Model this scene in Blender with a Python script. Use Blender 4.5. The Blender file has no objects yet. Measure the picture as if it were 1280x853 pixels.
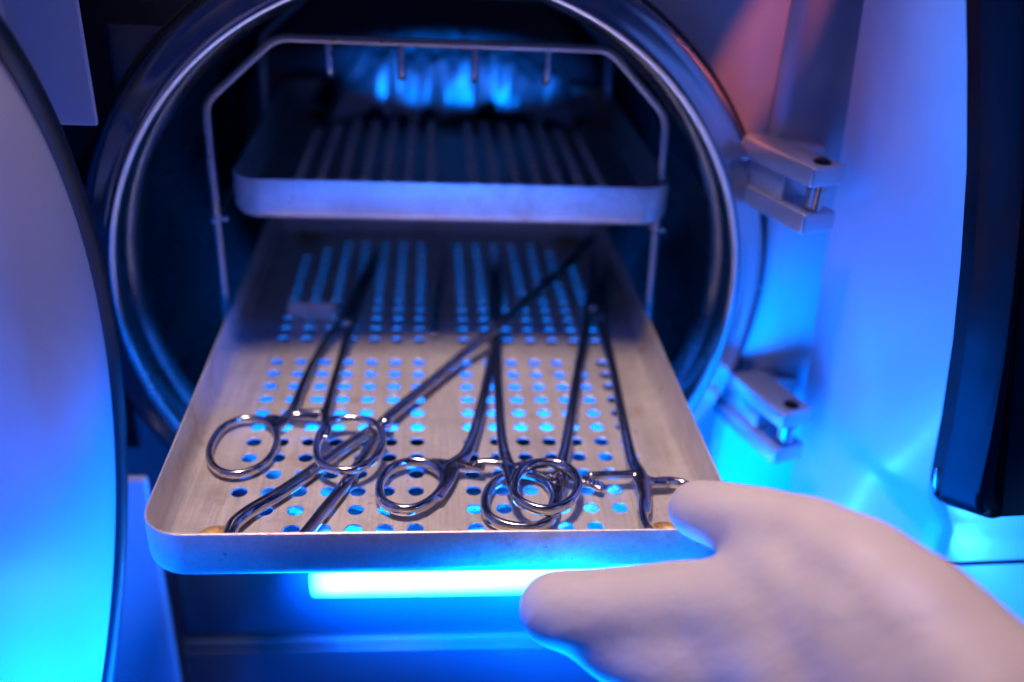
import bpy, bmesh, math, random
import numpy as np
from mathutils import Vector, Matrix
random.seed(7)
S = 0.001                                   # all coordinates below are millimetres
sc = bpy.context.scene
COL = sc.collection
PI = math.pi

# ------------------------------------------------------------------ camera solved from the 10 mm hole grid
F = 1164.358
YAW, PIT, ROL = 0.103242909, 0.49251043, 0.0570330975
C = np.array([-6.62, -241.137, 200.2055])
_f = np.array([math.sin(YAW)*math.cos(PIT), math.cos(YAW)*math.cos(PIT), -math.sin(PIT)])
_r = np.array([math.cos(YAW), -math.sin(YAW), 0.0]); _u = np.cross(_r, _f)
R = np.array([_r*math.cos(ROL)+_u*math.sin(ROL), -_r*math.sin(ROL)+_u*math.cos(ROL), _f])
def at(u, v, ax, k):                        # measured point -> the real plane it lies on
    d = R.T @ np.array([(u-640)/F, -(v-426.5)/F, 1.0]); t = (k-C[ax])/d[ax]
    return Vector(C+t*d)
def atd(u, v, dep):
    return Vector(C + dep*(R.T @ np.array([(u-640)/F, -(v-426.5)/F, 1.0])))

# ------------------------------------------------------------------ materials
def newmat(name):
    m = bpy.data.materials.new(name); m.use_nodes = True
    nt = m.node_tree; b = nt.nodes['Principled BSDF']
    return m, nt, b
def N(nt, t, **kw):
    n = nt.nodes.new(t)
    for k, v in kw.items(): setattr(n, k, v)
    return n
def coords(nt, scale=(1, 1, 1)):
    tc = N(nt, 'ShaderNodeTexCoord'); mp = N(nt, 'ShaderNodeMapping'); mp.inputs['Scale'].default_value = scale
    nt.links.new(tc.outputs['Object'], mp.inputs['Vector']); return mp.outputs['Vector']
def noise(nt, vec, scale, detail=4, rough=.55):
    n = N(nt, 'ShaderNodeTexNoise'); n.inputs['Scale'].default_value = scale
    n.inputs['Detail'].default_value = detail; n.inputs['Roughness'].default_value = rough
    nt.links.new(vec, n.inputs['Vector']); return n.outputs['Fac']
def ramp(nt, fac, stops):
    r = N(nt, 'ShaderNodeValToRGB'); e = r.color_ramp.elements
    while len(e) < len(stops): e.new(.5)
    for el, (p, c) in zip(e, stops): el.position = p; el.color = tuple(c)+(1,) if len(c) == 3 else c
    nt.links.new(fac, r.inputs['Fac']); return r.outputs['Color']
def maprange(nt, fac, a, b, c, d):
    r = N(nt, 'ShaderNodeMapRange'); r.inputs[1].default_value = a; r.inputs[2].default_value = b
    r.inputs[3].default_value = c; r.inputs[4].default_value = d
    nt.links.new(fac, r.inputs[0]); return r.outputs[0]
def mix(nt, fac, a, b):
    m = N(nt, 'ShaderNodeMix', data_type='RGBA')
    if isinstance(fac, float): m.inputs[0].default_value = fac
    else: nt.links.new(fac, m.inputs[0])
    for i, x in ((6, a), (7, b)):
        if isinstance(x, tuple): m.inputs[i].default_value = x+(1,)
        else: nt.links.new(x, m.inputs[i])
    return m.outputs[2]
def bump(nt, b, h, strength, dist=.001):
    n = N(nt, 'ShaderNodeBump'); n.inputs['Strength'].default_value = strength; n.inputs['Distance'].default_value = dist
    nt.links.new(h, n.inputs['Height']); nt.links.new(n.outputs['Normal'], b.inputs['Normal'])

def metal(name, col, rough, var=.08, metallic=1.0, bs=.05, stretch=(1, 1, 1), ns=120, spot=None):
    m, nt, b = newmat(name)
    v = coords(nt, stretch); n = noise(nt, v, ns, 6); n2 = noise(nt, coords(nt), ns*.12, 4)
    c = ramp(nt, n2, [(.3, tuple(x*.86 for x in col)), (.7, col)])
    if spot:
        n3 = noise(nt, coords(nt), spot[0], 8, .7); f = maprange(nt, n3, spot[1], spot[1]+.06, 0, spot[3]); c = mix(nt, f, c, spot[2])
    nt.links.new(c, b.inputs['Base Color'])
    b.inputs['Metallic'].default_value = metallic
    nt.links.new(maprange(nt, n, .3, .7, rough-var, rough+var), b.inputs['Roughness'])
    if bs: bump(nt, b, n, bs, .0004)
    return m

# tray: drawn stainless sheet, fine brushing, brown water marks near the front and round the feet
def tray_material():
    m, nt, b = newmat('tray_steel')
    brush = noise(nt, coords(nt, (1, .035, 1)), 900, 4, .6)
    grain = noise(nt, coords(nt), 1400, 3)
    cloud = noise(nt, coords(nt), 34, 9, .72)
    c = ramp(nt, cloud, [(.32, (.56, .505, .475)), (.66, (.78, .71, .65))])
    st = noise(nt, coords(nt), 46, 8, .72)
    c = mix(nt, maprange(nt, brush, .25, .6, .28, 0), c, (.30, .27, .27))
    c = mix(nt, maprange(nt, st, .55, .68, 0, .55), c, (.46, .26, .11))
    pit = noise(nt, coords(nt), 330, 2, .5)
    c = mix(nt, maprange(nt, pit, .69, .76, 0, .6), c, (.24, .12, .05))
    nt.links.new(c, b.inputs['Base Color'])
    b.inputs['Metallic'].default_value = .55
    nt.links.new(maprange(nt, brush, .3, .7, .36, .52), b.inputs['Roughness'])
    mm = N(nt, 'ShaderNodeMath', operation='ADD'); nt.links.new(brush, mm.inputs[0]); nt.links.new(grain, mm.inputs[1])
    bump(nt, b, mm.outputs[0], .4, .0002)
    return m
M = {}
M['tray'] = tray_material()
M['rust'] = metal('rusty_foot', (.62, .40, .17), .5, .1, .55, .2, ns=260, spot=(160, .5, (.30, .13, .04), .8))
M['chrome'] = metal('polished_steel', (.58, .55, .55), .17, .07, 1, .06, ns=420, spot=(240, .64, (.16, .13, .12), .6))
M['steel'] = metal('flange_steel', (.58, .58, .59), .24, .05, 1, .02, (1, 1, 1), 60, )
M['plate'] = metal('plate_steel', (.40, .43, .46), .42, .06, .6, .06, (.25, 1, .08), 200, spot=(70, .69, (.12, .12, .13), .5))
M['wire'] = metal('wire_steel', (.42, .42, .43), .32, .08, 1, .0)
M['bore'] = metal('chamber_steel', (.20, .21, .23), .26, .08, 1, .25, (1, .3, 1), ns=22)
M['block'] = metal('hinge_steel', (.55, .57, .60), .34, .07, .7, .08, ns=240)
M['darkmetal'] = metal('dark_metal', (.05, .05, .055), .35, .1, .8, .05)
def plastic(name, col, rough, coat=0, bs=.05, ns=900, spot=None):
    m, nt, b = newmat(name)
    n = noise(nt, coords(nt), ns, 3); n2 = noise(nt, coords(nt), 14, 4)
    c = ramp(nt, n2, [(.25, tuple(x*.95 for x in col)), (.75, col)])
    if spot:
        n3 = noise(nt, coords(nt), spot[0], 3, .6); c = mix(nt, maprange(nt, n3, spot[1], spot[1]+.02, 0, .6), c, spot[2])
    nt.links.new(c, b.inputs['Base Color'])
    nt.links.new(maprange(nt, n2, .3, .7, rough*.9, rough*1.12), b.inputs['Roughness'])
    b.inputs['Coat Weight'].default_value = coat; b.inputs['Coat Roughness'].default_value = .12
    bump(nt, b, n, bs, .0002)
    return m
M['white'] = plastic('white_enamel', (.72, .71, .74), .38, .0, .10, spot=(420, .77, (.35, .34, .36)))
M['whitegloss'] = plastic('white_gloss', (.70, .69, .73), .30, .3, .06, 500, spot=(520, .78, (.3, .3, .33)))
M['rubber'] = plastic('black_rubber', (.015, .016, .022), .38, 0, .1)
M['glass'] = plastic('black_glass', (.004, .004, .007), .3, .05, .02, 300, spot=(700, .74, (.10, .10, .12)))
M['base'] = plastic('base_gloss', (.045, .05, .06), .3, .3, .05)
M['glass'].node_tree.nodes['Principled BSDF'].inputs['Specular IOR Level'].default_value = .12
M['card'] = plastic('pinkish_card', (.85, .62, .52), .6, 0, .2)
def glove_material():
    m, nt, b = newmat('latex_glove')
    n = noise(nt, coords(nt), 34, 4, .5)
    nt.links.new(ramp(nt, n, [(.3, (.50, .44, .435)), (.7, (.56, .50, .495))]), b.inputs['Base Color'])
    b.inputs['Roughness'].default_value = .52
    b.inputs['Subsurface Weight'].default_value = .25
    b.inputs['Subsurface Radius'].default_value = (1.0, .45, .35); b.inputs['Subsurface Scale'].default_value = .004
    w = noise(nt, coords(nt, (1, 2.2, 1)), 55, 3, .5); fine = noise(nt, coords(nt), 700, 3)
    a = N(nt, 'ShaderNodeMath', operation='MULTIPLY_ADD'); nt.links.new(fine, a.inputs[0]); a.inputs[1].default_value = .12; nt.links.new(w, a.inputs[2])
    bump(nt, b, a.outputs[0], .45, .0025)
    return m
M['glove'] = glove_material()
def emis(name, col, s):
    m, nt, b = newmat(name); b.inputs['Base Color'].default_value = (.8, .8, .8, 1)
    b.inputs['Emission Color'].default_value = col+(1,); b.inputs['Emission Strength'].default_value = s
    return m
M['led'] = emis('led_diffuser', (.045, .38, 1.0), 24.0)
def led_fade():
    nt = M['led'].node_tree; b = nt.nodes['Principled BSDF']
    tc = N(nt, 'ShaderNodeTexCoord'); sp = N(nt, 'ShaderNodeSeparateXYZ'); nt.links.new(tc.outputs['Object'], sp.inputs[0])
    z0 = 0.175-.1205                       # bar sits 54.5 mm above the thing's origin
    f = maprange(nt, sp.outputs[2], z0, z0+.0065, .08, 1.0)
    x = maprange(nt, sp.outputs[0], -.060, -.049, .15, 1.0)
    n = maprange(nt, noise(nt, coords(nt, (1, 1, 3)), 24, 3), .3, .7, .55, 1.0)
    m1 = N(nt, 'ShaderNodeMath', operation='MULTIPLY'); nt.links.new(f, m1.inputs[0]); nt.links.new(x, m1.inputs[1])
    m2 = N(nt, 'ShaderNodeMath', operation='MULTIPLY'); nt.links.new(m1.outputs[0], m2.inputs[0]); nt.links.new(n, m2.inputs[1])
    m3 = N(nt, 'ShaderNodeMath', operation='MULTIPLY'); nt.links.new(m2.outputs[0], m3.inputs[0]); m3.inputs[1].default_value = 44
    nt.links.new(m3.outputs[0], b.inputs['Emission Strength'])
led_fade()
def backwall():
    m, nt, b = newmat('crumpled_steel')
    b.inputs['Base Color'].default_value = (.62, .65, .68, 1); b.inputs['Metallic'].default_value = 1
    b.inputs['Roughness'].default_value = .22
    n = noise(nt, coords(nt, (1, 1, .45)), 26, 4, .6); bump(nt, b, n, 1.0, .012)
    return m
M['sheet'] = metal('reflection_foil', (.6, .62, .65), .34, .05, .55, .3, ns=160)  # shiny surface for the sheet that imitates a reflection

# ------------------------------------------------------------------ mesh helpers
def worldloc(o):
    v = Vector((0, 0, 0))
    while o: v += o.location; o = o.parent
    return v
def mk(name, V, Fc, mat, parent=None, smooth=True, sharp=None):
    me = bpy.data.meshes.new(name)
    off = worldloc(parent)/S if parent else Vector((0, 0, 0))
    me.from_pydata([tuple((Vector(v)-off)*S) for v in V], [], Fc)
    bm = bmesh.new(); bm.from_mesh(me); bmesh.ops.recalc_face_normals(bm, faces=bm.faces); bm.to_mesh(me); bm.free()
    me.materials.append(mat)
    for p in me.polygons: p.use_smooth = smooth
    if smooth and sharp: me.set_sharp_from_angle(angle=math.radians(sharp))
    o = bpy.data.objects.new(name, me); COL.objects.link(o)
    if parent: o.parent = parent
    return o
def thing(name, label, cat, loc, group=None):
    o = bpy.data.objects.new(name, None); COL.objects.link(o); o.location = Vector(loc)*S
    o.empty_display_size = .01
    o['label'] = label; o['category'] = cat
    if group: o['group'] = group
    return o
def join(*parts):
    V, Fc = [], []
    for v, f in parts:
        k = len(V); V += [Vector(x) for x in v]; Fc += [tuple(i+k for i in q) for q in f]
    return V, Fc
def tube(pts, rad, seg=14, closed=False, flat=1.0, up=Vector((0, 0, 1))):
    """sweep: rad may be a list; flat scales the radius along `up`"""
    pts = [Vector(p) for p in pts]; n = len(pts)
    if not hasattr(rad, '__len__'): rad = [rad]*n
    V, Fc = [], []
    for i, p in enumerate(pts):
        a = pts[(i-1) % n] if (closed or i > 0) else p
        b = pts[(i+1) % n] if (closed or i < n-1) else p
        t = (b-a).normalized()
        if abs(t.dot(up)) > .97: s = t.cross(Vector((0, 1, 0))).normalized()
        else: s = t.cross(up).normalized()
        w = s.cross(t).normalized()
        for k in range(seg):
            q = 2*PI*k/seg
            V.append(p+s*math.cos(q)*rad[i]+w*math.sin(q)*rad[i]*flat)
    m = n if closed else n-1
    for i in range(m):
        j = (i+1) % n
        for k in range(seg):
            l = (k+1) % seg
            Fc.append((i*seg+k, i*seg+l, j*seg+l, j*seg+k))
    if not closed:                            # domed ends
        for e, q, sg in ((0, pts[0], -1), (n-1, pts[-1], 1)):
            t = (pts[1]-pts[0]).normalized() if e == 0 else (pts[-1]-pts[-2]).normalized()
            base = len(V)
            for k in range(seg): V.append(q+(V[e*seg+k]-q)*.7+t*sg*rad[e]*.5)
            V.append(q+t*sg*rad[e]*.72); c = len(V)-1
            for k in range(seg):
                l = (k+1) % seg
                Fc.append((e*seg+k, e*seg+l, base+l, base+k)); Fc.append((base+k, base+l, c))
    return V, Fc
def spline(pts, n=8, closed=False):
    P = [Vector(p) for p in pts]; L = len(P); out = []
    rng = range(L) if closed else range(L-1)
    for i in rng:
        p0 = P[(i-1) % L] if (closed or i > 0) else P[i]*2-P[i+1]
        p1 = P[i]; p2 = P[(i+1) % L]
        p3 = P[(i+2) % L] if (closed or i+2 < L) else p2*2-p1
        for k in range(n):
            t = k/n
            out.append(.5*((2*p1)+(p2-p0)*t+(2*p0-5*p1+4*p2-p3)*t*t+(3*p1-p0-3*p2+p3)*t**3))
    if not closed: out.append(P[-1])
    return out
def smooth_loop(pts, it=3):
    P = [Vector(p) for p in pts]
    for _ in range(it):
        P = [(P[i-1]+P[i]*2+P[(i+1) % len(P)])/4 for i in range(len(P))]
    return P
def box(x0, x1, y0, y1, z0, z1):
    V = [(x, y, z) for x in (x0, x1) for y in (y0, y1) for z in (z0, z1)]
    return V, [(0, 1, 3, 2), (4, 6, 7, 5), (0, 4, 5, 1), (2, 3, 7, 6), (0, 2, 6, 4), (1, 5, 7, 3)]
def bevelled(name, geo, mat, parent, w=1.0, seg=3, rot=None, smooth=True):
    V, Fc = geo
    if rot:
        c, ang = Vector(rot[0]), rot[1]; Mx = Matrix.Rotation(ang, 3, 'Z'); V = [Mx@(Vector(v)-c)+c for v in V]
    o = mk(name, V, Fc, mat, parent, False)
    bm = bmesh.new(); bm.from_mesh(o.data)
    bmesh.ops.bevel(bm, geom=[e for e in bm.edges if e.calc_face_angle(0) > .5], offset=w*S, segments=seg, profile=.5, affect='EDGES')
    bm.to_mesh(o.data); bm.free()
    for p in o.data.polygons: p.use_smooth = True
    o.data.set_sharp_from_angle(angle=math.radians(40))
    return o
def fuse(name, geos, mat, parent, voxel=.4, it=6):
    """weld overlapping shapes into one continuous skin"""
    V, Fc = join(*geos)
    o = mk(name, V, Fc, mat, parent)
    md = o.modifiers.new('r', 'REMESH'); md.mode = 'VOXEL'; md.voxel_size = voxel*S; md.use_smooth_shade = True
    sm = o.modifiers.new('s', 'SMOOTH'); sm.factor = .5; sm.iterations = it
    dg = bpy.context.evaluated_depsgraph_get(); dg.update()
    me = bpy.data.meshes.new_from_object(o.evaluated_get(dg)); me.name = name
    o.modifiers.clear(); o.data = me
    if not me.materials: me.materials.append(mat)
    for p in me.polygons: p.use_smooth = True
    return o
def lathe(profile, seg, axis, cen, closed=True):
    """profile (r, a): a runs along `axis` ('x' or 'y')"""
    V, Fc = [], []; n = len(profile)
    for i in range(seg):
        q = 2*PI*i/seg
        for r, a in profile:
            if axis == 'y': V.append((cen[0]+r*math.cos(q), a, cen[1]+r*math.sin(q)))
            else: V.append((a, cen[0]+r*math.cos(q), cen[1]+r*math.sin(q)))
    for i in range(seg):
        j = (i+1) % seg
        for k in range(n if closed else n-1):
            l = (k+1) % n
            Fc.append((i*n+k, j*n+k, j*n+l, i*n+l))
    return V, Fc

# ------------------------------------------------------------------ perforated tray
X0, X1, Y0, Y1, HT = -90.3, 90.3, -21.5, 262.0, 17.0
GAPR = 12
def has_hole(c, r):
    if c == 7 or r == GAPR: return False
    cc = min(c, 14-c); rr = min(r, 24-r)
    return cc+rr >= 2
def rrect(x0, x1, y0, y1, rad, n=8):
    out = []
    for cx, cy, a0 in ((x1-rad, y1-rad, 0), (x0+rad, y1-rad, 90), (x0+rad, y0+rad, 180), (x1-rad, y0+rad, 270)):
        for k in range(n+1):
            a = math.radians(a0+90*k/n); out.append((cx+rad*math.cos(a), cy+rad*math.sin(a)))
    return out
def tray_mesh(rows=25, Y1=262.0):
    bm = bmesh.new(); cache = {}
    def vt(x, y, z):
        k = (round(x, 3), round(y, 3), round(z, 3))
        if k not in cache: cache[k] = bm.verts.new(Vector(k)*S)
        return cache[k]
    T = .9; SEG = 32; HR = 2.72
    for c in range(15):
        for r in range(rows):
            cx, cy = (c-7)*10, r*10
            if has_hole(c, r if r < rows-3 else 24-(rows-1-r)):
                sq = []
                for k in range(SEG):
                    a = 2*PI*k/SEG+PI/4; dx, dy = math.cos(a), math.sin(a); m = max(abs(dx), abs(dy)); sq.append((cx+5*dx/m, cy+5*dy/m))
                ci = [(cx+HR*math.cos(2*PI*k/SEG+PI/4), cy+HR*math.sin(2*PI*k/SEG+PI/4)) for k in range(SEG)]
                ce = [(cx+(HR+.22)*math.cos(2*PI*k/SEG+PI/4), cy+(HR+.22)*math.sin(2*PI*k/SEG+PI/4)) for k in range(SEG)]
                for k in range(SEG):
                    l = (k+1) % SEG
                    bm.faces.new((vt(*sq[k], 0), vt(*sq[l], 0), vt(*ce[l], 0), vt(*ce[k], 0)))
                    bm.faces.new((vt(*ce[k], 0), vt(*ce[l], 0), vt(*ci[l], -.2), vt(*ci[k], -.2)))
                    bm.faces.new((vt(*ci[k], -.2), vt(*ci[l], -.2), vt(*ci[l], -T), vt(*ci[k], -T)))
                    bm.faces.new((vt(*sq[k], -T), vt(*ci[k], -T), vt(*ci[l], -T), vt(*sq[l], -T)))
            else:
                pts = []
                for k in range(SEG):
                    a = 2*PI*k/SEG+PI/4; dx, dy = math.cos(a), math.sin(a); m = max(abs(dx), abs(dy)); pts.append((cx+5*dx/m, cy+5*dy/m))
                bm.faces.new([vt(*p, 0) for p in pts]); bm.faces.new([vt(*p, -T) for p in reversed(pts)])
    # frame between the hole field and the rounded outline
    for z in (0, -T):
        inner = [e for e in bm.edges if len(e.link_faces) == 1 and all(abs(v.co.z/S-z) < .01 for v in e.verts)]
        fil = 4.0 if z == 0 else 4.5
        loop = [vt(x, y, z) for x, y in rrect(X0+fil, X1-fil, Y0+fil, Y1-fil, 8.5)]
        ed = []
        for i in range(len(loop)):
            a, b = loop[i], loop[(i+1) % len(loop)]
            if a is not b: ed.append(bm.edges.get((a, b)) or bm.edges.new((a, b)))
        bmesh.ops.triangle_fill(bm, use_beauty=True, edges=inner+ed)
    # fillet, wall, rim, outer wall
    prof = []
    for k in range(7):
        a = math.radians(90*k/6); prof.append((4.0-4.0*math.sin(a)+.9*0, 4.0-4.0*math.cos(a)))     # inset, z
    prof = [(i+.9, z) if False else (i, z) for i, z in prof]
    inner = [(i+0.0, z) for i, z in prof] + [(0, HT-.5), (-.15, HT-.1), (-.5, HT+.05), (-.9, HT-.1), (-1.05, HT-.5)]
    outer = [(-1.05, 4.0)]
    for k in range(1, 7):
        a = math.radians(90*k/6); outer.append((4.5-5.55*math.cos(a), 4.0-4.9*math.sin(a)))
    rings = []
    for ins, z in inner+outer:
        rings.append([vt(x, y, z) for x, y in rrect(X0+ins, X1-ins, Y0+ins, Y1-ins, max(.5, 12.5-ins))])
    for a, b in zip(rings[:-1], rings[1:]):
        for i in range(len(a)):
            j = (i+1) % len(a)
            vs = [a[i], a[j], b[j], b[i]]
            u = []
            for q in vs:
                if q not in u: u.append(q)
            if len(u) >= 3:
                try: bm.faces.new(u)
                except ValueError: pass
    bmesh.ops.remove_doubles(bm, verts=bm.verts, dist=2e-6)
    bmesh.ops.recalc_face_normals(bm, faces=bm.faces)
    me = bpy.data.meshes.new('tray_body'); bm.to_mesh(me); bm.free()
    me.materials.append(M['tray'])
    for p in me.polygons: p.use_smooth = True
    me.set_sharp_from_angle(angle=math.radians(35))
    return me
tray = thing('instrument_tray', 'lower perforated steel tray pulled out of the chamber, holding the surgical instruments', 'tray', (0, 0, 0), 'perforated sterilizer trays')
tb = bpy.data.objects.new('tray_body', tray_mesh()); COL.objects.link(tb); tb.parent = tray
def foot(x, y):                               # pressed foot, seen inside as a rusty raised washer
    V, Fc = [], []; prof = [(2.4, .15), (3.2, .95), (5.0, 1.25), (6.6, .9), (7.4, .1)]; n = len(prof); sg = 40
    for i in range(sg):
        a = 2*PI*i/sg
        for r, z in prof: V.append((x+r*math.cos(a), y+r*math.sin(a), z))
    V.append((x, y, .12)); c = len(V)-1
    for i in range(sg):
        j = (i+1) % sg
        for k in range(n-1): Fc.append((i*n+k, j*n+k, j*n+k+1, i*n+k+1))
        Fc.append((i*n, c, j*n))
    return V, Fc
feet = []
for x, y in ((-72.9, -5.2), (73, -5.6), (-72.5, 249), (73, 249)):
    feet.append(mk('foot', *foot(x, y), M['rust'], tray))
# upper tray: the same tray one level up
up = tray.copy(); COL.objects.link(up)
up['label'] = 'upper perforated tray still inside the dark chamber, above the pulled-out one'
up.location = Vector((4.6, 146.5, 59))*S
ub = bpy.data.objects.new('tray_body', tray_mesh(14, 152.0)); COL.objects.link(ub); ub.parent = up
for q, ch in enumerate([o for o in tray.children if o.name.startswith('foot')]):
    c = ch.copy(); COL.objects.link(c); c.parent = up
    if q > 1: c.location = Vector((0, -110, 0))*S

# ------------------------------------------------------------------ autoclave
auto = thing('autoclave', 'steam sterilizer with round steel mouth, open round door and black glass panel', 'autoclave', (0, 112, -175))
CX, CZ = -4.6, 34.5
ring_prof = [(123.2, 116), (123.2, 103), (123.7, 101.3), (125.0, 100.2), (126.8, 100.1), (128.4, 101.0), (130.2, 102.0), (133, 102.5), (135.8, 103.4), (137.8, 105.4), (138.6, 108.5), (138.6, 118), (123.2, 118)]
fl = mk('chamber_flange', *lathe(ring_prof, 160, 'y', (CX, CZ)), M['steel'], auto, True, 50)
gk_prof = [(138.65, 110.4), (139.4, 109.9), (140.2, 110.4), (140.2, 117.5), (138.65, 117.5)]
mk('seal', *lathe(gk_prof, 160, 'y', (CX, CZ)), M['rubber'], fl)
bore_prof = [(123.1, 117), (120.5, 119.5), (119.5, 128), (119.5, 312), (122.5, 312), (123.6, 119)]
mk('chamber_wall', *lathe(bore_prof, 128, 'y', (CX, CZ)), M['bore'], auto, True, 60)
def dome():
    V, Fc = [], []; sg = 96; rr = [0.001, 20, 45, 70, 90, 104, 113, 119.4]
    for i in range(sg):
        a = 2*PI*i/sg
        for r in rr: V.append((CX+r*math.cos(a), 304-9*(1-(r/119.4)**2) if r < 119 else 311, CZ+r*math.sin(a)))
    n = len(rr)
    for i in range(sg):
        j = (i+1) % sg
        for k in range(n-1): Fc.append((i*n+k, j*n+k, j*n+k+1, i*n+k+1))
    return V, Fc
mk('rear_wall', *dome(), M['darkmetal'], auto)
# front plate with round opening, folded towards the viewer at the right
def plate():
    V, Fc = [], []; sg = 128; r = 137.0; xl, xr, zb, zt = -230.0, 132.0, -240.0, 330.0
    for yy in (117.0, 121.0):
        for i in range(sg):
            a = 2*PI*i/sg; dx, dz = math.cos(a), math.sin(a)
            V.append((CX+r*dx, yy, CZ+r*dz))
            # r reaches past xr: clamp the ring to the fold
            t = 1e9
            if dx > 1e-6: t = min(t, (xr+14-CX)/dx)
            if dx < -1e-6: t = min(t, (xl-CX)/dx)
            if dz > 1e-6: t = min(t, (zt-CZ)/dz)
            if dz < -1e-6: t = min(t, (zb-CZ)/dz)
            V.append((CX+t*dx, yy, CZ+t*dz))
    h = sg*2
    for i in range(sg):
        j = (i+1) % sg
        Fc += [(2*i, 2*j, 2*j+1, 2*i+1), (h+2*i, h+2*i+1, h+2*j+1, h+2*j), (2*i, h+2*i, h+2*j, 2*j), (2*i+1, 2*j+1, h+2*j+1, h+2*i+1)]
    return V, Fc
mk('front_plate', *plate(), M['plate'], auto, False)
# folded side strip
V, Fc = [], []
for z in (-235, 325):
    for x, y in ((128, 116.0), (131, 113.4), (134, 111.2), (178, 96.0), (179, 99.0), (135, 114.4), (129, 119)): V.append((x, y, z))
k = 7
for i in range(k):
    j = (i+1) % k; Fc.append((i, j, k+j, k+i))
Fc += [tuple(range(k-1, -1, -1)), tuple(range(k, 2*k))]
M['strip'] = metal('strip_steel', (.40, .43, .46), .4, .06, .96, .06, (.25, 1, .08), 200)
mk('side_strip', V, Fc, M['strip'], auto, True, 30)
mk('hole_glow_plate', *box(-88, 80, 121, 186, -45, -42.5), M['white'], auto, False)  # added white reflector, makes the tray holes above look bright
# dark panels painting the shade left of the ring (recess behind the left housing)
mk('recess_shade_panel', *box(-229, -141.5, 111, 115.5, -45, 328), M['darkmetal'], auto, False)
mk('recess_shade_panel', *box(-141.3, -80, 111, 115.5, 136, 328), M['darkmetal'], auto, False)
mk('recess_shade_panel', *box(-141.3, -133, 111, 115.5, -45, 135.8), M['darkmetal'], auto, False)
mk('recess_shade_panel', *box(-132.9, -122, 111, 115.5, 76, 135.8), M['darkmetal'], auto, False)
mk('recess_rib', *box(-150.2, -147.4, 108, 111.5, 84, 327), M['base'], auto, False)
# left housing pieces
bevelled('upper_housing', box(-215, -120.3, 86, 88.4, 106.4, 330), M['white'], auto, .9, 3)
bevelled('housing_side', box(-216, -143.0, 80, 85.6, 108, 329), M['white'], auto, 1.2, 3)
bevelled('lower_housing', box(-190, -124.6, 88, 92.5, -240, -45.5), M['whitegloss'], auto, 2.0, 4)
bevelled('hinge_arm', box(-152, -141, 60, 92, 60, 102), M['block'], auto, 1.2, 3)
# base below the mouth
bevelled('base_panel', box(-123.8, 145, 100, 112.6, -150, -104.5), M['base'], auto, 1.5, 3)
bevelled('base_ledge', box(-123.6, 145, 97, 112.2, -154.5, -150.6), M['base'], auto, 1.2, 3)
bevelled('drawer_front', box(-123.6, 145, 96, 112.2, -240, -155.1), M['base'], auto, 1.2, 3)
lb = bevelled('light_bar', box(-60, 118, 96.0, 99.7, -120.5, -108), M['led'], auto, 1.0, 3)

# hinge brackets, one above the other
def hinge(zt, dx=0):
    piv = (131, 72, 0)
    h = bevelled('hinge_bracket', box(124+dx, 147+dx, 101, 116, zt-24.6, zt-1.2), M['block'], auto, 1.0, 2)
    ang = math.radians(-20)
    lug = []
    for z0, z1 in ((zt-7.6, zt), (zt-25.6, zt-17.6)):
        bevelled('lug', box(130+dx, 145.5+dx, 70, 116, z0, z1), M['block'], h, 1.1, 3, ((130+dx, 70, 0), math.radians(20)))
    bevelled('web', box(131.5+dx, 144.5+dx, 86, 115, zt-17.9, zt-7.3), M['block'], h, .8, 2, ((130+dx, 70, 0), math.radians(20)))
    def cyl(cx, cy, r, z0, z1, n=28, steps=None):
        V, Fc = [], []
        zs = [z0, z1]
        for z in zs:
            for i in range(n): V.append((cx+r*math.cos(2*PI*i/n), cy+r*math.sin(2*PI*i/n), z))
        for i in range(n):
            j = (i+1) % n; Fc.append((i, j, n+j, n+i))
        return V, Fc+[tuple(range(n-1, -1, -1)), tuple(range(n, 2*n))]
    px, py = 135.8+dx, 77.5
    mk('pin', *join(cyl(px, py, 3.5, zt-17.8, zt-7.4), cyl(px, py, 3.9, zt-10.4, zt-9.6)), M['chrome'], h, True, 40)
    mk('screw', *join(cyl(px, py, 3.3, zt-.1, zt+.5), cyl(px, py, 2.4, zt+.45, zt+1.3, 6)), M['darkmetal'], h, True, 30)
    ringp = [(px-13+5*math.cos(2*PI*i/24), 96+0*i, zt-16+5*math.sin(2*PI*i/24)) for i in range(24)]
    return h
hinge(103.0); hinge(-1.0, 9)

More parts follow.
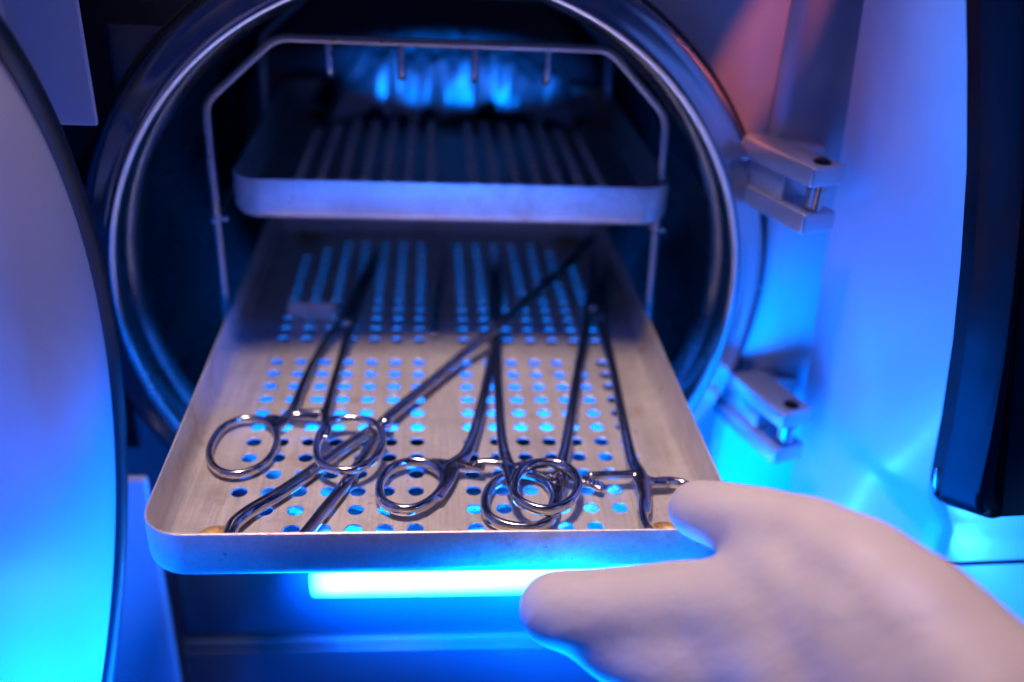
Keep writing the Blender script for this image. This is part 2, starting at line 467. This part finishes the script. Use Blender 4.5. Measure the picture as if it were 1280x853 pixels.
# right front cover: tall, bulged white shell with a black glass panel
def cover():
    # image-measured outline laid on its own depth: rear edge Y=90, front edge Y=20
    zs = [200, 157.7, 120, 90, 68, 40, 10, -20, -49, -90, -140, -235]
    def rear(z): return 148.6 + 15*max(0, min(1.4, (160-z)/209))
    ex = [(-235, 190), (-140, 189), (-60, 187), (-20, 186), (-6, 178.2), (5, 176.2), (31, 173.3), (60, 169), (88, 163.7), (120, 156.5), (150, 148), (168, 142.5), (200, 132)]
    def front(z):
        for (a, xa), (b, xb) in zip(ex[:-1], ex[1:]):
            if a <= z <= b: return xa+(xb-xa)*(z-a)/(b-a)
        return 190 if z < 0 else 132
    V, Fc = [], []; cols = 12
    zz = [200-i*5 for i in range(88)]
    for z in zz:
        xr, xf = rear(z), front(max(z, -20)) if z > -30 else 186.5
        # blend the corner under the glass
        row = []
        for k in range(cols+1):
            t = k/cols
            x = xr+(xf-xr)*t; y = 92-70*t-2.0*math.sin(PI*t)
            row.append((x-1.5*math.sin(PI*t), y, z))
        r = row[-1]; row += [(r[0]+3, 20.2, z), (r[0]+6, 19.6, z), (330, 10.5, z), (330, 105, z), (xr+4, 105, z), (xr, 101, z)]
        V += row
    n = cols+7
    for i in range(len(zz)-1):
        for k in range(n):
            l = (k+1) % n; Fc.append((i*n+k, i*n+l, (i+1)*n+l, (i+1)*n+k))
    Fc += [tuple(range(n)), tuple(range(len(V)-1, len(V)-n-1, -1))]
    return V, Fc, front
CV = cover()
# split the cover at the seam line under the glass
def slice_z(V, Fc, z0, z1, n=19):
    rows = [V[i:i+n] for i in range(0, len(V), n)]
    rows = [r for r in rows if z0 <= r[0][2] <= z1]
    VV = [v for r in rows for v in r]; FF = []
    for i in range(len(rows)-1):
        for k in range(n):
            l = (k+1) % n; FF.append((i*n+k, i*n+l, (i+1)*n+l, (i+1)*n+k))
    FF += [tuple(range(n)), tuple(range(len(VV)-1, len(VV)-n-1, -1))]
    return VV, FF
cov = mk('front_cover', *slice_z(CV[0], CV[1], -240, 205), M['whitegloss'], auto, True, 35)
mk('seam', *join(*[tube([(188.5, 20.0, -37.2), (192.2, 19.4, -36.6), (330, 10.3, -24.0)], .75, 8)]), M['rubber'], cov)
# black glass slab in front of the cover: rounded lower corner, bevelled left flank
def glass():
    front = CV[2]
    edge = []
    zt = 199
    z = zt
    while z > 9: edge.append((front(z), z)); z -= 4
    # rounded lower left corner, then the bottom line
    x0 = front(7)
    edge += [(x0+.5, 4), (x0+1.8, .2), (x0+4.2, -2.4), (x0+8, -3.8), (x0+14, -3.4), (x0+60, 1.5), (327, 12)]
    edge += [(327, zt)]
    V, Fc = [], []; n = len(edge)
    cx, cz = 250, 90
    def inset(p, d):
        x, z = p
        x2 = x+d*(1 if x < x0+9 else 0)
        z2 = z+d*.45*(1 if (z < 5 or (x > 200 and z < 20)) else 0)
        return x2, z2
    for d, y in ((1.0, 22.5), (-.3, 20.2), (0.0, 13.0), (.8, 12.0), (6.2, 4.2), (7.6, 3.2), (10, 3.0)):
        for p in edge:
            x, z2 = inset(p, d); V.append((x, y-(x-180)*.06, z2))
    m = 7
    for a in range(m-1):
        for i in range(n):
            j = (i+1) % n; Fc.append((a*n+i, a*n+j, (a+1)*n+j, (a+1)*n+i))
    Fc += [tuple(range((m-1)*n, m*n)), tuple(range(n-1, -1, -1))]
    trim = [Vector((x-.2, 20.0-(x-180)*.06-3, z-.9)) for x, z in edge[:-1] if z < 14]
    return V, Fc, trim
GV = glass()
gp = mk('glass_panel', GV[0], GV[1], M['glass'], cov, True, 28)
mk('trim', *tube(GV[2][:-1], .9, 10), M['steel'], gp)

# round door swung open to the left
DY, DZ = -82.0, 45.0
door_prof = [(0.01, -150), (120, -150), (142, -146), (151, -138), (155, -129), (155.4, -124), (154.6, -121), (152.2, -119.4), (149.8, -119.6), (147.2, -121), (146, -124), (145.6, -126.6), (120, -127), (0.01, -127)]
door = mk('door', *lathe(door_prof, 160, 'x', (DY, DZ), False), M['rubber'], auto, True, 60)
cv = [(145.4, -126.5), (145.2, -123.5), (144.0, -121.6), (140.5, -120.2), (133, -118.0), (115, -115.2), (85, -113.8), (45, -113.0), (0.01, -112.7)]
mk('door_liner', *lathe(cv, 160, 'x', (DY, DZ), False), M['white'], door)

# ------------------------------------------------------------------ wire rack
rack = thing('wire_rack', 'steel wire rack inside the chamber carrying the two trays', 'rack', (0, 133, -60))
def frame(Y, rad=1.75):
    k = (Y-133)*0
    tl = at(345, 47, 1, 133); tr = at(762, 62, 1, 133); l = at(258, 126, 1, 133); r_ = at(829, 148, 1, 133)
    zt = (tl.z+tr.z)/2; zs = (l.z+r_.z)/2
    pts = [(-94.5, -52), (-94.5, 10), (l.x-.5, zs), (tl.x, zt), (tr.x, zt), (r_.x+1, zs), (94.0, 10), (94.0, -52)]
    out = []
    for i, p in enumerate(pts):
        if 0 < i < len(pts)-1 and i != 1 and i != len(pts)-2:
            a, b = Vector(pts[i-1]), Vector(pts[i+1]); q = Vector(p)
            da, db = (a-q).normalized()*5, (b-q).normalized()*5
            for t in (0, .25, .5, .75, 1): out.append((q+da)*(1-t)**2+q*2*t*(1-t)+(q+db)*t*t)
        else: out.append(Vector(p))
    return tube([Vector((p.x, Y, p.y)) for p in out], rad, 12, up=Vector((0, 1, 0))), tl.x, tr.x, zt
for Y in (133.0, 270.0):
    g, tlx, trx, zt = frame(Y); mk('frame', *g, M['wire'], rack)
for z in (-3.2, 55.0):
    for x in (-94.8, 94.3):
        mk('rail', *tube([(x-.5 if x < 0 else x+.5, 131, z), (x, 200, z), (x, 272, z)], 1.5, 10, up=Vector((0, 0, 1))), M['wire'], rack)
        mk('rail_foot', *tube([(x, 134.5, z), (x*.955, 134.5, z)], 1.4, 10), M['wire'], rack)
for u in (410, 501, 594, 686):
    p = at(u, 55, 1, 133.0)
    mk('hook', *tube(spline([(p.x, 133.0, zt-1), (p.x+.1, 133.4, zt-6), (p.x+.2, 134.2, zt-11.5), (p.x+.2, 136.4, zt-14.5)], 4), [1.5]*9+[1.5]*4, 10, up=Vector((1, 0, 0))), M['wire'], rack)
for x in (-62, -20, 22, 60):
    mk('top_wire', *tube([(x, 266, zt), (x, 273, zt)], 1.4, 8), M['wire'], rack)
for x in (-60, 0, 60):
    mk('floor_wire', *tube([(x, 131, -52), (x, 272, -52)], 1.6, 8), M['wire'], rack)
mk('cross_wire', *tube([(-95, 133, -52.0), (95, 133, -52.0)], 1.6, 8), M['wire'], rack)

# ------------------------------------------------------------------ instruments
def px(zoomoff, s, pts): return [(zoomoff[0]+x/s, zoomoff[1]+y/s) for x, y in pts]
def ringpts(pix, hfun, n=6):
    c = [at(u, v, 2, 0) for u, v in pix]
    out = []
    for (u, v), g in zip(pix, c):
        out.append(at(u, v, 2, hfun(g)))
    return smooth_loop(spline(out, n, True), 4)
def path(pix):                              # (u, v, height, radius)
    P = [at(u, v, 2, h) for u, v, h, r in pix]
    sp = spline(P, 8); rr = []
    for i in range(len(pix)-1):
        for k in range(8): rr.append(pix[i][3]+(pix[i+1][3]-pix[i][3])*k/8)
    rr.append(pix[-1][3]); return sp, rr
def ringgeo(P, r=2.0, flat=1.0):
    return tube(P, r, 16, True, flat)
def teeth(a, b, n, h, w, mat, parent):
    a, b = Vector(a), Vector(b); d = (b-a)/n; s = Vector((0, 0, 1)).cross(d).normalized()*w; V, Fc = [], []
    g = []
    for i in range(n):
        p = a+d*i; q = a+d*(i+1)
        V = [p-s, p+s, q+s, q-s, p-s+Vector((0, 0, h)), p+s+Vector((0, 0, h))]
        g.append((V, [(0, 3, 2, 1), (0, 1, 5, 4), (4, 5, 2, 3), (0, 4, 3), (1, 2, 5)]))
    return mk('ratchet_teeth', *join(*g), mat, parent, False)

def haemostat(label, ringL, ringR, armL, armR, barL, barR, tt, screw, group='ring handled forceps lying in the tray'):
    loc = at(screw[0], screw[1], 2, 0)
    t = thing('forceps', label, 'forceps', loc, group)
    hs = []
    for rg, arm, bar in ((ringL, armL, barL), (ringR, armR, barR)):
        geos = [ringgeo(rg[0], rg[1], rg[2])]
        for a in arm:
            sp, rr = path(a); geos.append(tube(sp, rr, 14, flat=.85))
        sp, rr = path(bar); geos.append(tube(sp, rr, 12, flat=.9))
        hs.append(fuse('handle', geos, M['chrome'], t))
    teeth(*tt, M['chrome'], hs[0])
    p = at(screw[0], screw[1], 2, screw[2])
    V, Fc = [], []
    prof = [(2.6, -.6), (2.6, .7), (2.2, 1.1), (.01, 1.15)]; sg = 24; n = 4
    for i in range(sg):
        a = 2*PI*i/sg
        for r, z in prof: V.append((p.x+r*math.cos(a), p.y+r*math.sin(a), p.z+z))
    for i in range(sg):
        j = (i+1) % sg
        for k in range(n-1): Fc.append((i*n+k, j*n+k, j*n+k+1, i*n+k+1))
    mk('screw', V, Fc, M['chrome'], t)
    return t

# left pair: one ring on the tray, the other lifted over the long instrument
rA1 = ringpts(px((240, 490), 7.975, [(170, 600), (215, 470), (300, 365), (430, 295), (560, 270), (700, 285), (800, 340), (848, 440), (830, 560), (760, 680), (650, 765), (500, 815), (380, 822), (260, 785), (190, 705)]), lambda g: 2.6)
rA2 = ringpts(px((380, 490), 7.975, [(125, 600), (138, 480), (185, 375), (265, 305), (380, 270), (520, 268), (650, 290), (745, 350), (785, 450), (775, 560), (715, 660), (620, 730), (500, 778), (350, 785), (225, 750), (150, 690)]), lambda g: 7.0)
haemostat('slim forceps at the left, its right finger ring resting over crossed steel rods',
    (rA1, 1.4, 1.2), (rA2, 1.4, 1.2),
    [[(346, 536, 2.8, 1.9), (355, 526, 3.0, 2.3), (366, 512, 3.3, 2.0), (378, 482, 3.6, 1.7), (392, 452, 3.8, 1.6), (412, 420, 4, 1.8), (428, 400, 4, 2.8), (445, 366, 4, 2.4), (459, 335, 4, 1.8), (470, 312, 4, 1.3)],
     [(352, 528, 2.8, 2.0), (344, 524, 2.6, 1.9), (334, 523, 2.5, 1.6)]],
    [[(408, 548, 6.2, 1.6), (409, 535, 5.8, 1.9), (407, 520, 5.2, 1.9), (413, 495, 4.6, 1.7), (421, 465, 4.3, 1.6), (431, 432, 4.2, 1.8), (440, 405, 4.2, 2.6), (455, 368, 4.2, 2.2), (468, 335, 4.2, 1.7), (478, 312, 4.2, 1.2)],
     [(410, 527, 5.5, 1.9), (420, 524, 6.5, 1.7), (432, 524, 6.8, 1.6)]],
    [(360, 519, 3.2, 1.7), (374, 518, 3.4, 1.4), (392, 519, 3.4, 1.2)],
    [(408, 516, 4.9, 1.8), (392, 515.5, 5.0, 1.5), (376, 515, 4.9, 1.3)],
    (at(366, 522, 2, 4.0), at(398, 522, 2, 4.2), 7, .9, 1.1), (433, 402, 6.3))

# middle pair: rings wide apart, ratchet barely engaged
rC1 = ringpts(px((450, 550), 7.975, [(192, 500), (215, 400), (290, 305), (420, 245), (560, 228), (700, 248), (800, 312), (838, 400), (812, 490), (745, 580), (640, 655), (520, 700), (400, 700), (290, 665), (215, 600)]), lambda g: 3.6)
rC2 = ringpts(px((570, 550), 7.11, [(518, 460), (535, 350), (590, 270), (680, 222), (800, 205), (930, 222), (1025, 275), (1078, 350), (1080, 440), (1035, 530), (950, 590), (820, 628), (700, 612), (600, 572), (540, 520)]), lambda g: 7.4)
haemostat('broad forceps in the middle, its right ring lying on top of another ring',
    (rC1, 1.6, 1.5), (rC2, 1.5, 1.45),
    [[(556, 604, 3.8, 2.4), (560, 588, 4.0, 2.9), (569, 580, 4.2, 2.9), (582, 568, 4.4, 2.4), (593, 540, 4.6, 2.1), (602, 505, 4.8, 2.1), (611, 465, 4.9, 2.1), (618, 432, 5, 2.4), (620, 410, 5, 3.2), (622, 375, 5, 3.0), (623, 345, 5, 2.2), (624, 318, 5, 1.4)],
     [(562, 583, 3.9, 2.6), (550, 580, 3.7, 2.2), (538, 579, 3.6, 2.0)],
     [(566, 588, 4.0, 2.2), (560, 603, 3.8, 2.0), (548, 622, 3.7, 1.8)]],
    [[(644, 616, 6.6, 2.0), (640, 600, 6.2, 2.6), (637, 586, 5.9, 2.9), (632, 572, 5.6, 2.4), (627, 545, 5.2, 2.0), (624, 505, 5.0, 2.0), (622, 465, 5, 2.0), (621, 435, 5, 2.2), (619, 408, 5.4, 3.0), (616, 375, 5.3, 2.8), (614, 345, 5.2, 2.0), (613, 318, 5, 1.3)],
     [(641, 588, 6.2, 2.7), (652, 584, 6.8, 2.3), (666, 580, 7.2, 2.1)]],
    [(571, 583, 4.2, 2.4), (585, 584.5, 4.0, 1.9), (603, 586, 3.8, 1.5)],
    [(636, 582, 5.9, 2.3), (620, 579, 5.9, 1.9), (606, 578, 5.9, 1.7), (597, 579, 5.8, 1.5)],
    (at(583, 582, 2, 5.4), at(606, 585.5, 2, 5.0), 6, 1.2, 1.3), (619, 404, 8.4))

# right pair: left ring under the middle pair, right ring under the thumb
rD1 = ringpts(px((570, 550), 7.11, [(262, 620), (262, 520), (305, 425), (390, 355), (490, 318), (620, 305), (750, 335), (835, 405), (882, 505), (888, 610), (850, 705), (760, 765), (640, 788), (500, 780), (380, 745), (300, 695)]), lambda g: 2.7)
rD2 = ringpts(px((700, 560), 6.4, [(655, 430), (672, 340), (740, 288), (880, 275), (1010, 305), (1090, 400), (1110, 520), (1080, 640), (980, 720), (860, 740), (760, 710), (690, 640), (660, 540)]), lambda g: 3.6)
haemostat('worn forceps at the right with one finger ring half hidden by the gloved thumb',
    (rD1, 1.75, 1.35), (rD2, 1.7, 1.35),
    [[(690, 640, 2.8, 2.2), (697, 618, 2.9, 2.6), (700, 600, 3.1, 3.0), (702, 582, 3.3, 2.6), (707, 560, 3.5, 2.3), (713, 525, 3.8, 2.3), (720, 480, 4, 2.3), (727, 440, 4.2, 2.2), (733, 405, 4.4, 2.6), (737, 380, 4.4, 3.2), (740, 350, 4.4, 2.6), (741, 318, 4.3, 1.7)],
     [(698, 598, 3.0, 2.6), (686, 596, 2.8, 2.2), (672, 595, 2.7, 2.0)]],
    [[(807, 640, 3.8, 1.9), (806, 622, 4.0, 2.4), (803, 605, 4.4, 3.0), (798, 592, 4.6, 3.0), (790, 575, 4.8, 2.4), (783, 545, 4.9, 2.2), (775, 505, 4.9, 2.1), (766, 460, 4.9, 2.1), (756, 420, 4.8, 2.3), (747, 388, 4.8, 3.0), (743, 352, 4.8, 2.5), (741, 318, 4.6, 1.6)],
     [(802, 600, 4.4, 2.8), (815, 603, 4.0, 2.2), (832, 604, 3.8, 2.0)]],
    [(702, 592, 3.2, 2.2), (716, 599, 3.3, 1.8), (738, 606, 3.2, 1.5), (752, 612, 3.0, 1.3)],
    [(797, 594, 4.8, 2.4), (780, 594, 5.2, 1.8), (758, 594, 5.4, 1.7), (737, 594.5, 5.4, 1.5)],
    (at(722, 597, 2, 4.4), at(754, 608, 2, 4.0), 7, 1.1, 1.2), (742, 384, 8.0))

# long instrument lying diagonally, with a wide bent pair of rods at the front end
t = thing('long_tongs', 'long thin tongs lying diagonally, their two bent rod handles spread at the left front', 'tongs', at(478, 530, 2, 0))
sp, rr = path([(474, 534, 4.4, 1.8), (486, 522, 4.4, 2.3), (512, 500, 4.4, 2.3), (545, 473, 4.4, 2.2), (582, 441, 6.5, 2.1), (622, 409, 9.6, 2.1), (665, 370, 9.8, 2.2), (705, 335, 9.8, 2.6), (738, 300, 9.8, 2.9)])
mk('shaft', *tube(sp, rr, 16), M['chrome'], t)
sp, rr = path([(480, 529, 3.4, 2.3), (462, 540, 3.0, 2.25), (432, 559, 2.8, 2.25), (392, 588, 2.8, 2.3), (350, 617, 2.8, 2.35), (316, 637, 2.9, 2.35), (303, 646, 3.1, 2.35), (293, 655, 3.0, 2.35), (288, 665, 2.7, 2.3), (284, 676, 2.6, 2.2)])
mk('handle', *tube(sp, rr, 18), M['chrome'], t)
sp, rr = path([(481, 531, 2.7, 2.0), (468, 550, 2.6, 2.1), (446, 585, 2.6, 2.15), (424, 615, 2.6, 2.15), (400, 645, 2.6, 2.15), (385, 664, 2.6, 2.15), (374, 676, 2.6, 2.1)])
mk('handle', *tube(sp, rr, 18), M['chrome'], t)
mk('pivot', *tube([at(481, 530, 2, 0.9), at(481, 530, 2, 5.8)], 3.0, 20, up=Vector((1, 0, 0))), M['chrome'], t)

# dim instruments further back in the tray
def simple(label, pix, cat='probe', name='probe', mat='chrome'):
    sp, rr = path(pix); loc = at(pix[0][0], pix[0][1], 2, 0)
    t = thing(name, label, cat, loc)
    h = len(sp)//2
    mk('grip', *tube(sp[:h+1], rr[:h+1], 12), M[mat], t); mk('tip', *tube(sp[h:], [r*.8 for r in rr[h:]], 12), M[mat], t)
simple('slim steel probe in the shaded back half of the tray, left of centre', [(543, 418, 2.2, 1.6), (546, 385, 2.2, 2.1), (551, 350, 2.2, 2.1), (556, 322, 2.2, 1.4), (558, 305, 2.2, 1.0)])
simple('dark curved probe in the shaded back right corner of the tray', [(752, 400, 6.2, 2.0), (756, 366, 5.2, 2.6), (758, 335, 4.2, 2.6), (757, 312, 3.4, 1.8), (752, 298, 3, 1.2)])
ctr = at(392, 393, 2, 0)
bx = thing('metal_tag', 'small pinkish square tag standing in the shadow at the back left of the tray', 'tag', ctr)
a, b_ = at(362, 400, 2, 0), at(420, 400, 2, 0)
bevelled('plate', box(a.x, b_.x, a.y, a.y+2.0, 0.1, 8.6), M['card'], bx, .5, 2)
bevelled('base', box(a.x, b_.x, a.y+2.1, a.y+12, 0.1, 2.4), M['card'], bx, .5, 2)

def crumple():  # folded shape standing in for a blurred reflection on the rear wall
    V, Fc = [], []; nx, ny = 90, 44
    rnd = random.Random(3)
    fold = [(rnd.uniform(-60, 75), rnd.uniform(262, 300), rnd.uniform(-1.2, 1.2), rnd.uniform(2.5, 7), rnd.uniform(3.0, 8.0)) for _ in range(56)]
    for j in range(ny):
        for i in range(nx):
            x = -58+133*i/(nx-1); y = 268+26*(j/(ny-1))**1.3
            h = 3+24*min(1, j/(ny-1)*3.2)**.8+4*j/ny
            for fx, fy, a, w, hh in fold:
                d = (x-fx)*math.cos(a)+(y-fy)*math.sin(a); e = -(x-fx)*math.sin(a)+(y-fy)*math.cos(a)
                h += hh*.8*max(0, 1-abs(d)/w)*math.exp(-(e/26)**2)
            V.append((x+1.5*math.sin(y*.3), y+2*math.sin(x*.12), 59.6+h*(.25+.75*math.sin(PI*i/(nx-1))**.5)))
    n = len(V); V += [(x, y, z-.5) for x, y, z in V]
    for j in range(ny-1):
        for i in range(nx-1):
            a = j*nx+i; q = (a, a+1, a+nx+1, a+nx); Fc.append(q); Fc.append(tuple(n+v for v in reversed(q)))
    return V, Fc
cr = mk('reflection_sheet', *crumple(), M['sheet'], None)
cr['label'] = 'crumpled sheet standing in for a blurred blue reflection at the back of the upper tray'; cr['category'] = 'sheet'

# ------------------------------------------------------------------ gloved hand
def cap(a, b, seg=20):
    """tapered capsule between (point, radius) pairs"""
    (p, r), (q, s) = a, b; n = 10
    pts = [p.lerp(q, k/n) for k in range(n+1)]; rr = [r+(s-r)*k/n for k in range(n+1)]
    V, Fc = tube(pts, rr, seg)
    for c, rad in ((p, r), (q, s)):
        V2, F2 = [], []
        for i in range(1, 9):
            th = PI*i/9
            for k in range(16):
                ph = 2*PI*k/16; V2.append(c+Vector((math.sin(th)*math.cos(ph), math.sin(th)*math.sin(ph), math.cos(th)))*rad)
        V2 += [c+Vector((0, 0, rad)), c-Vector((0, 0, rad))]
        for i in range(7):
            for k in range(16):
                l = (k+1) % 16; F2.append((i*16+k, i*16+l, (i+1)*16+l, (i+1)*16+k))
        for k in range(16):
            l = (k+1) % 16; F2.append((128, k, l)); F2.append((129, 7*16+l, 7*16+k))
        V, Fc = join((V, Fc), (V2, F2))
    return V, Fc
def chain(L):
    J = [(atd(u, v, d), r) for u, v, d, r in L]
    return [cap(J[i], J[i+1]) for i in range(len(J)-1)]
geos = []
thumb = [(871, 637, 272, 9.3), (890, 641, 268, 9.9), (925, 650, 262, 10.6), (965, 661, 256, 11.6), (1010, 686, 249, 14.8), (1068, 730, 240, 18.6), (1128, 795, 230, 22.4), (1205, 883, 220, 24.5)]
index = [(694, 762, 271, 11.6), (735, 765, 267, 12.4), (790, 763, 262, 12.6), (860, 760, 256, 13.4), (940, 775, 248, 17.0), (1040, 820, 238, 19.0), (1150, 890, 226, 23.0)]
middle = [(726, 781, 272, 9.6), (770, 803, 266, 12.2), (850, 826, 256, 15), (950, 850, 246, 16.0), (1050, 900, 232, 20.0)]
ring = [(800, 920, 286, 9.6), (850, 915, 272, 10.4), (910, 915, 258, 12.0), (980, 930, 244, 15.5), (1080, 970, 230, 19.0)]
little = [(880, 1000, 288, 8.4), (920, 995, 274, 9.2), (970, 990, 260, 10.6), (1030, 1000, 246, 14.0), (1110, 1030, 230, 18.0)]
for f in (thumb, index, middle, ring, little): geos += chain(f)
geos += chain([(1150, 890, 226, 25), (1205, 900, 218, 27), (1330, 1040, 202, 26), (1520, 1260, 184, 27), (1760, 1540, 170, 29)])
geos += chain([(1050, 900, 232, 20), (1205, 960, 216, 26)]) + chain([(1080, 970, 230, 19), (1230, 1010, 214, 25)]) + chain([(1110, 1030, 230, 17), (1250, 1060, 212, 24)])
geos += chain([(958, 710, 252, 12.2), (1000, 760, 244, 17), (1060, 800, 236, 20)]) + chain([(1000, 720, 250, 14), (960, 770, 246, 15)])
geos += chain([(985, 745, 247, 18), (1060, 800, 238, 24), (1130, 870, 228, 27), (1210, 950, 218, 28)]) + chain([(900, 800, 252, 15), (1000, 850, 240, 22), (1100, 930, 230, 25)])
hand = fuse('gloved_hand', geos, M['glove'], None, 1.3, 60)
# origin of the hand to its wrist side
hand['label'] = 'gloved hand in pale latex pinching the right front rim of the tray'
hand['category'] = 'hand'

# ------------------------------------------------------------------ lamps and added fill lights
def area(name, loc, target, size, power, col, sy=None, spread=None):
    l = bpy.data.lights.new(name, 'AREA'); l.energy = power; l.color = col; l.shape = 'RECTANGLE'
    l.size = size*S; l.size_y = (sy or size)*S
    if spread: l.spread = math.radians(spread)
    o = bpy.data.objects.new(name, l); COL.objects.link(o); o.location = Vector(loc)*S
    d = Vector(target)-Vector(loc); o.rotation_euler = d.to_track_quat('-Z', 'Y').to_euler()
    return o
WARM = (1.0, .68, .53); BLUE = (.0, .17, 1.0)
LAMPS = [
 ('blue_table_lamp', (0, -40, -250), (0, 60, -60), 300, .30, (0, .09, 1), 160, None),
 ('blue_under_tray_fill', (-3, 100, -9), (-3, 136, -43), 165, .31, (0, .17, 1), 12, 130),  # added fill hidden below the tray, brightens what the holes show
 ('blue_flange_fill', (-3, 48, -22), (-3, 104, -84), 150, .30, (0, .24, 1), 10, 70),  # added fill on the lower flange, brightens the front hole rows
 ('blue_base_fill', (10, 66, -96), (15, 100, -124), 150, 1.7, (0, .10, 1), 10, 80),  # added fill imitating the light bar's spill on the base
 ('blue_right_lamp', (60, -40, -130), (190, 60, -40), 150, 1.65, (.0, .14, 1.0), 150, None),
 ('blue_left_lamp', (-45, -5, -110), (-125, -70, -80), 110, 1.6, (.0, .12, 1.0), 80, None),
 ('violet_upper_fill', (-60, -90, 620), (-20, 60, 60), 160, .55, (.0, .09, 1.0), 100, None),  # added blue fill from above for plate and shadows
]
for nm, lo, ta, sz, pw, cl, sy, sp_ in LAMPS: area(nm, lo, ta, sz, pw, cl, sy, sp_)
def spot(name, loc, target, power, col, cone, rad=8, blend=.6):
    l = bpy.data.lights.new(name, 'SPOT'); l.energy = power; l.color = col; l.spot_size = math.radians(cone); l.spot_blend = blend; l.shadow_soft_size = rad*S
    o = bpy.data.objects.new(name, l); COL.objects.link(o); o.location = Vector(loc)*S
    o.rotation_euler = (Vector(target)-Vector(loc)).to_track_quat('-Z', 'Y').to_euler()
    return o
spot('ceiling_lamp', (-75, 2, 640), (12, 28, 0), 18.5, (1.0, .74, .58), 25.5, 60, .3)
spot('glove_fill', (100, -50, 600), (155, -85, 30), 11.5, (1.0, .70, .60), 24, 40, .9)  # added warm fill for the hand only
ml = spot('blue_mouth_fill', (8, -330, 150), (10, 276, 88), 15.0, (0, .17, 1), 3.5, 4, .5); ml.scale = (4.4, 1, 1)  # added narrow beam that makes the reflection stand-in glow blue
ll = spot('blue_lip_fill', (0, -330, 62), (4, 125, 68), 7.0, (.03, .15, 1), 5.5, 6, .7); ll.scale = (4.5, 1, 1)  # added flat beam to brighten the upper tray's front wall
spot('door_top_fill', (60, -120, 430), (-122, -30, 175), 1.2, (1, .58, .6), 22, 20, 1)  # added warm fill for the top of the door
spot('cover_top_fill', (-40, -220, 430), (152, 60, 170), 0.5, (.8, .35, 1), 22, 20, 1)  # added violet fill for the top of the right cover
gl = spot('warm_reflection_spot', (100, -260, 330), (120, 117, 132), 8.0, (1, .17, .06), 6.5, 5, .35); gl.scale = (.62, 1.9, 1); gl.rotation_euler.rotate_axis('Z', math.radians(-24))  # added orange beam imitating a warm reflection on the front plate
rl = spot('blue_rim_fill', (265, -260, 130), (-104, 108, 40), 14.0, (0, .11, 1), 7, 12, .5); rl.scale = (1, 2.6, 1)  # added beam for the bright left flange lip and bore
spot('blue_finger_fill', (60, -55, -190), (62, -50, 0), 9.0, (0, .22, 1), 50, 14, .6)  # added fill from below for the blue edge under the index finger
spot('blue_lip_front_fill', (270, -150, -150), (262, 12, -34), 2.2, (.03, .30, 1), 42, 10, .6)  # added fill for the bright cover strip below the glass
w = bpy.data.worlds.new('World'); sc.world = w; w.use_nodes = True
bg = w.node_tree.nodes['Background']; bg.inputs[0].default_value = (.004, .034, .32, 1); bg.inputs[1].default_value = .26

# ------------------------------------------------------------------ camera
cam = bpy.data.cameras.new('camera'); co = bpy.data.objects.new('camera', cam); COL.objects.link(co)
Mx = Matrix(((R[0][0], R[1][0], -R[2][0]), (R[0][1], R[1][1], -R[2][1]), (R[0][2], R[1][2], -R[2][2]))).to_4x4()
Mx.translation = Vector(C)*S; co.matrix_world = Mx
cam.sensor_width = 36; cam.lens = F*36/1280; cam.clip_start = .005; cam.clip_end = 20
cam.dof.use_dof = True; cam.dof.focus_distance = .298; cam.dof.aperture_fstop = 3.8; cam.dof.aperture_blades = 9
sc.camera = co
sc.view_settings.view_transform = 'Standard'; sc.view_settings.look = 'None'; sc.view_settings.exposure = 0; sc.view_settings.gamma = 1
sc.cycles.max_bounces = 10; sc.cycles.glossy_bounces = 6; sc.cycles.use_denoising = True
sc.cycles.sample_clamp_indirect = 6
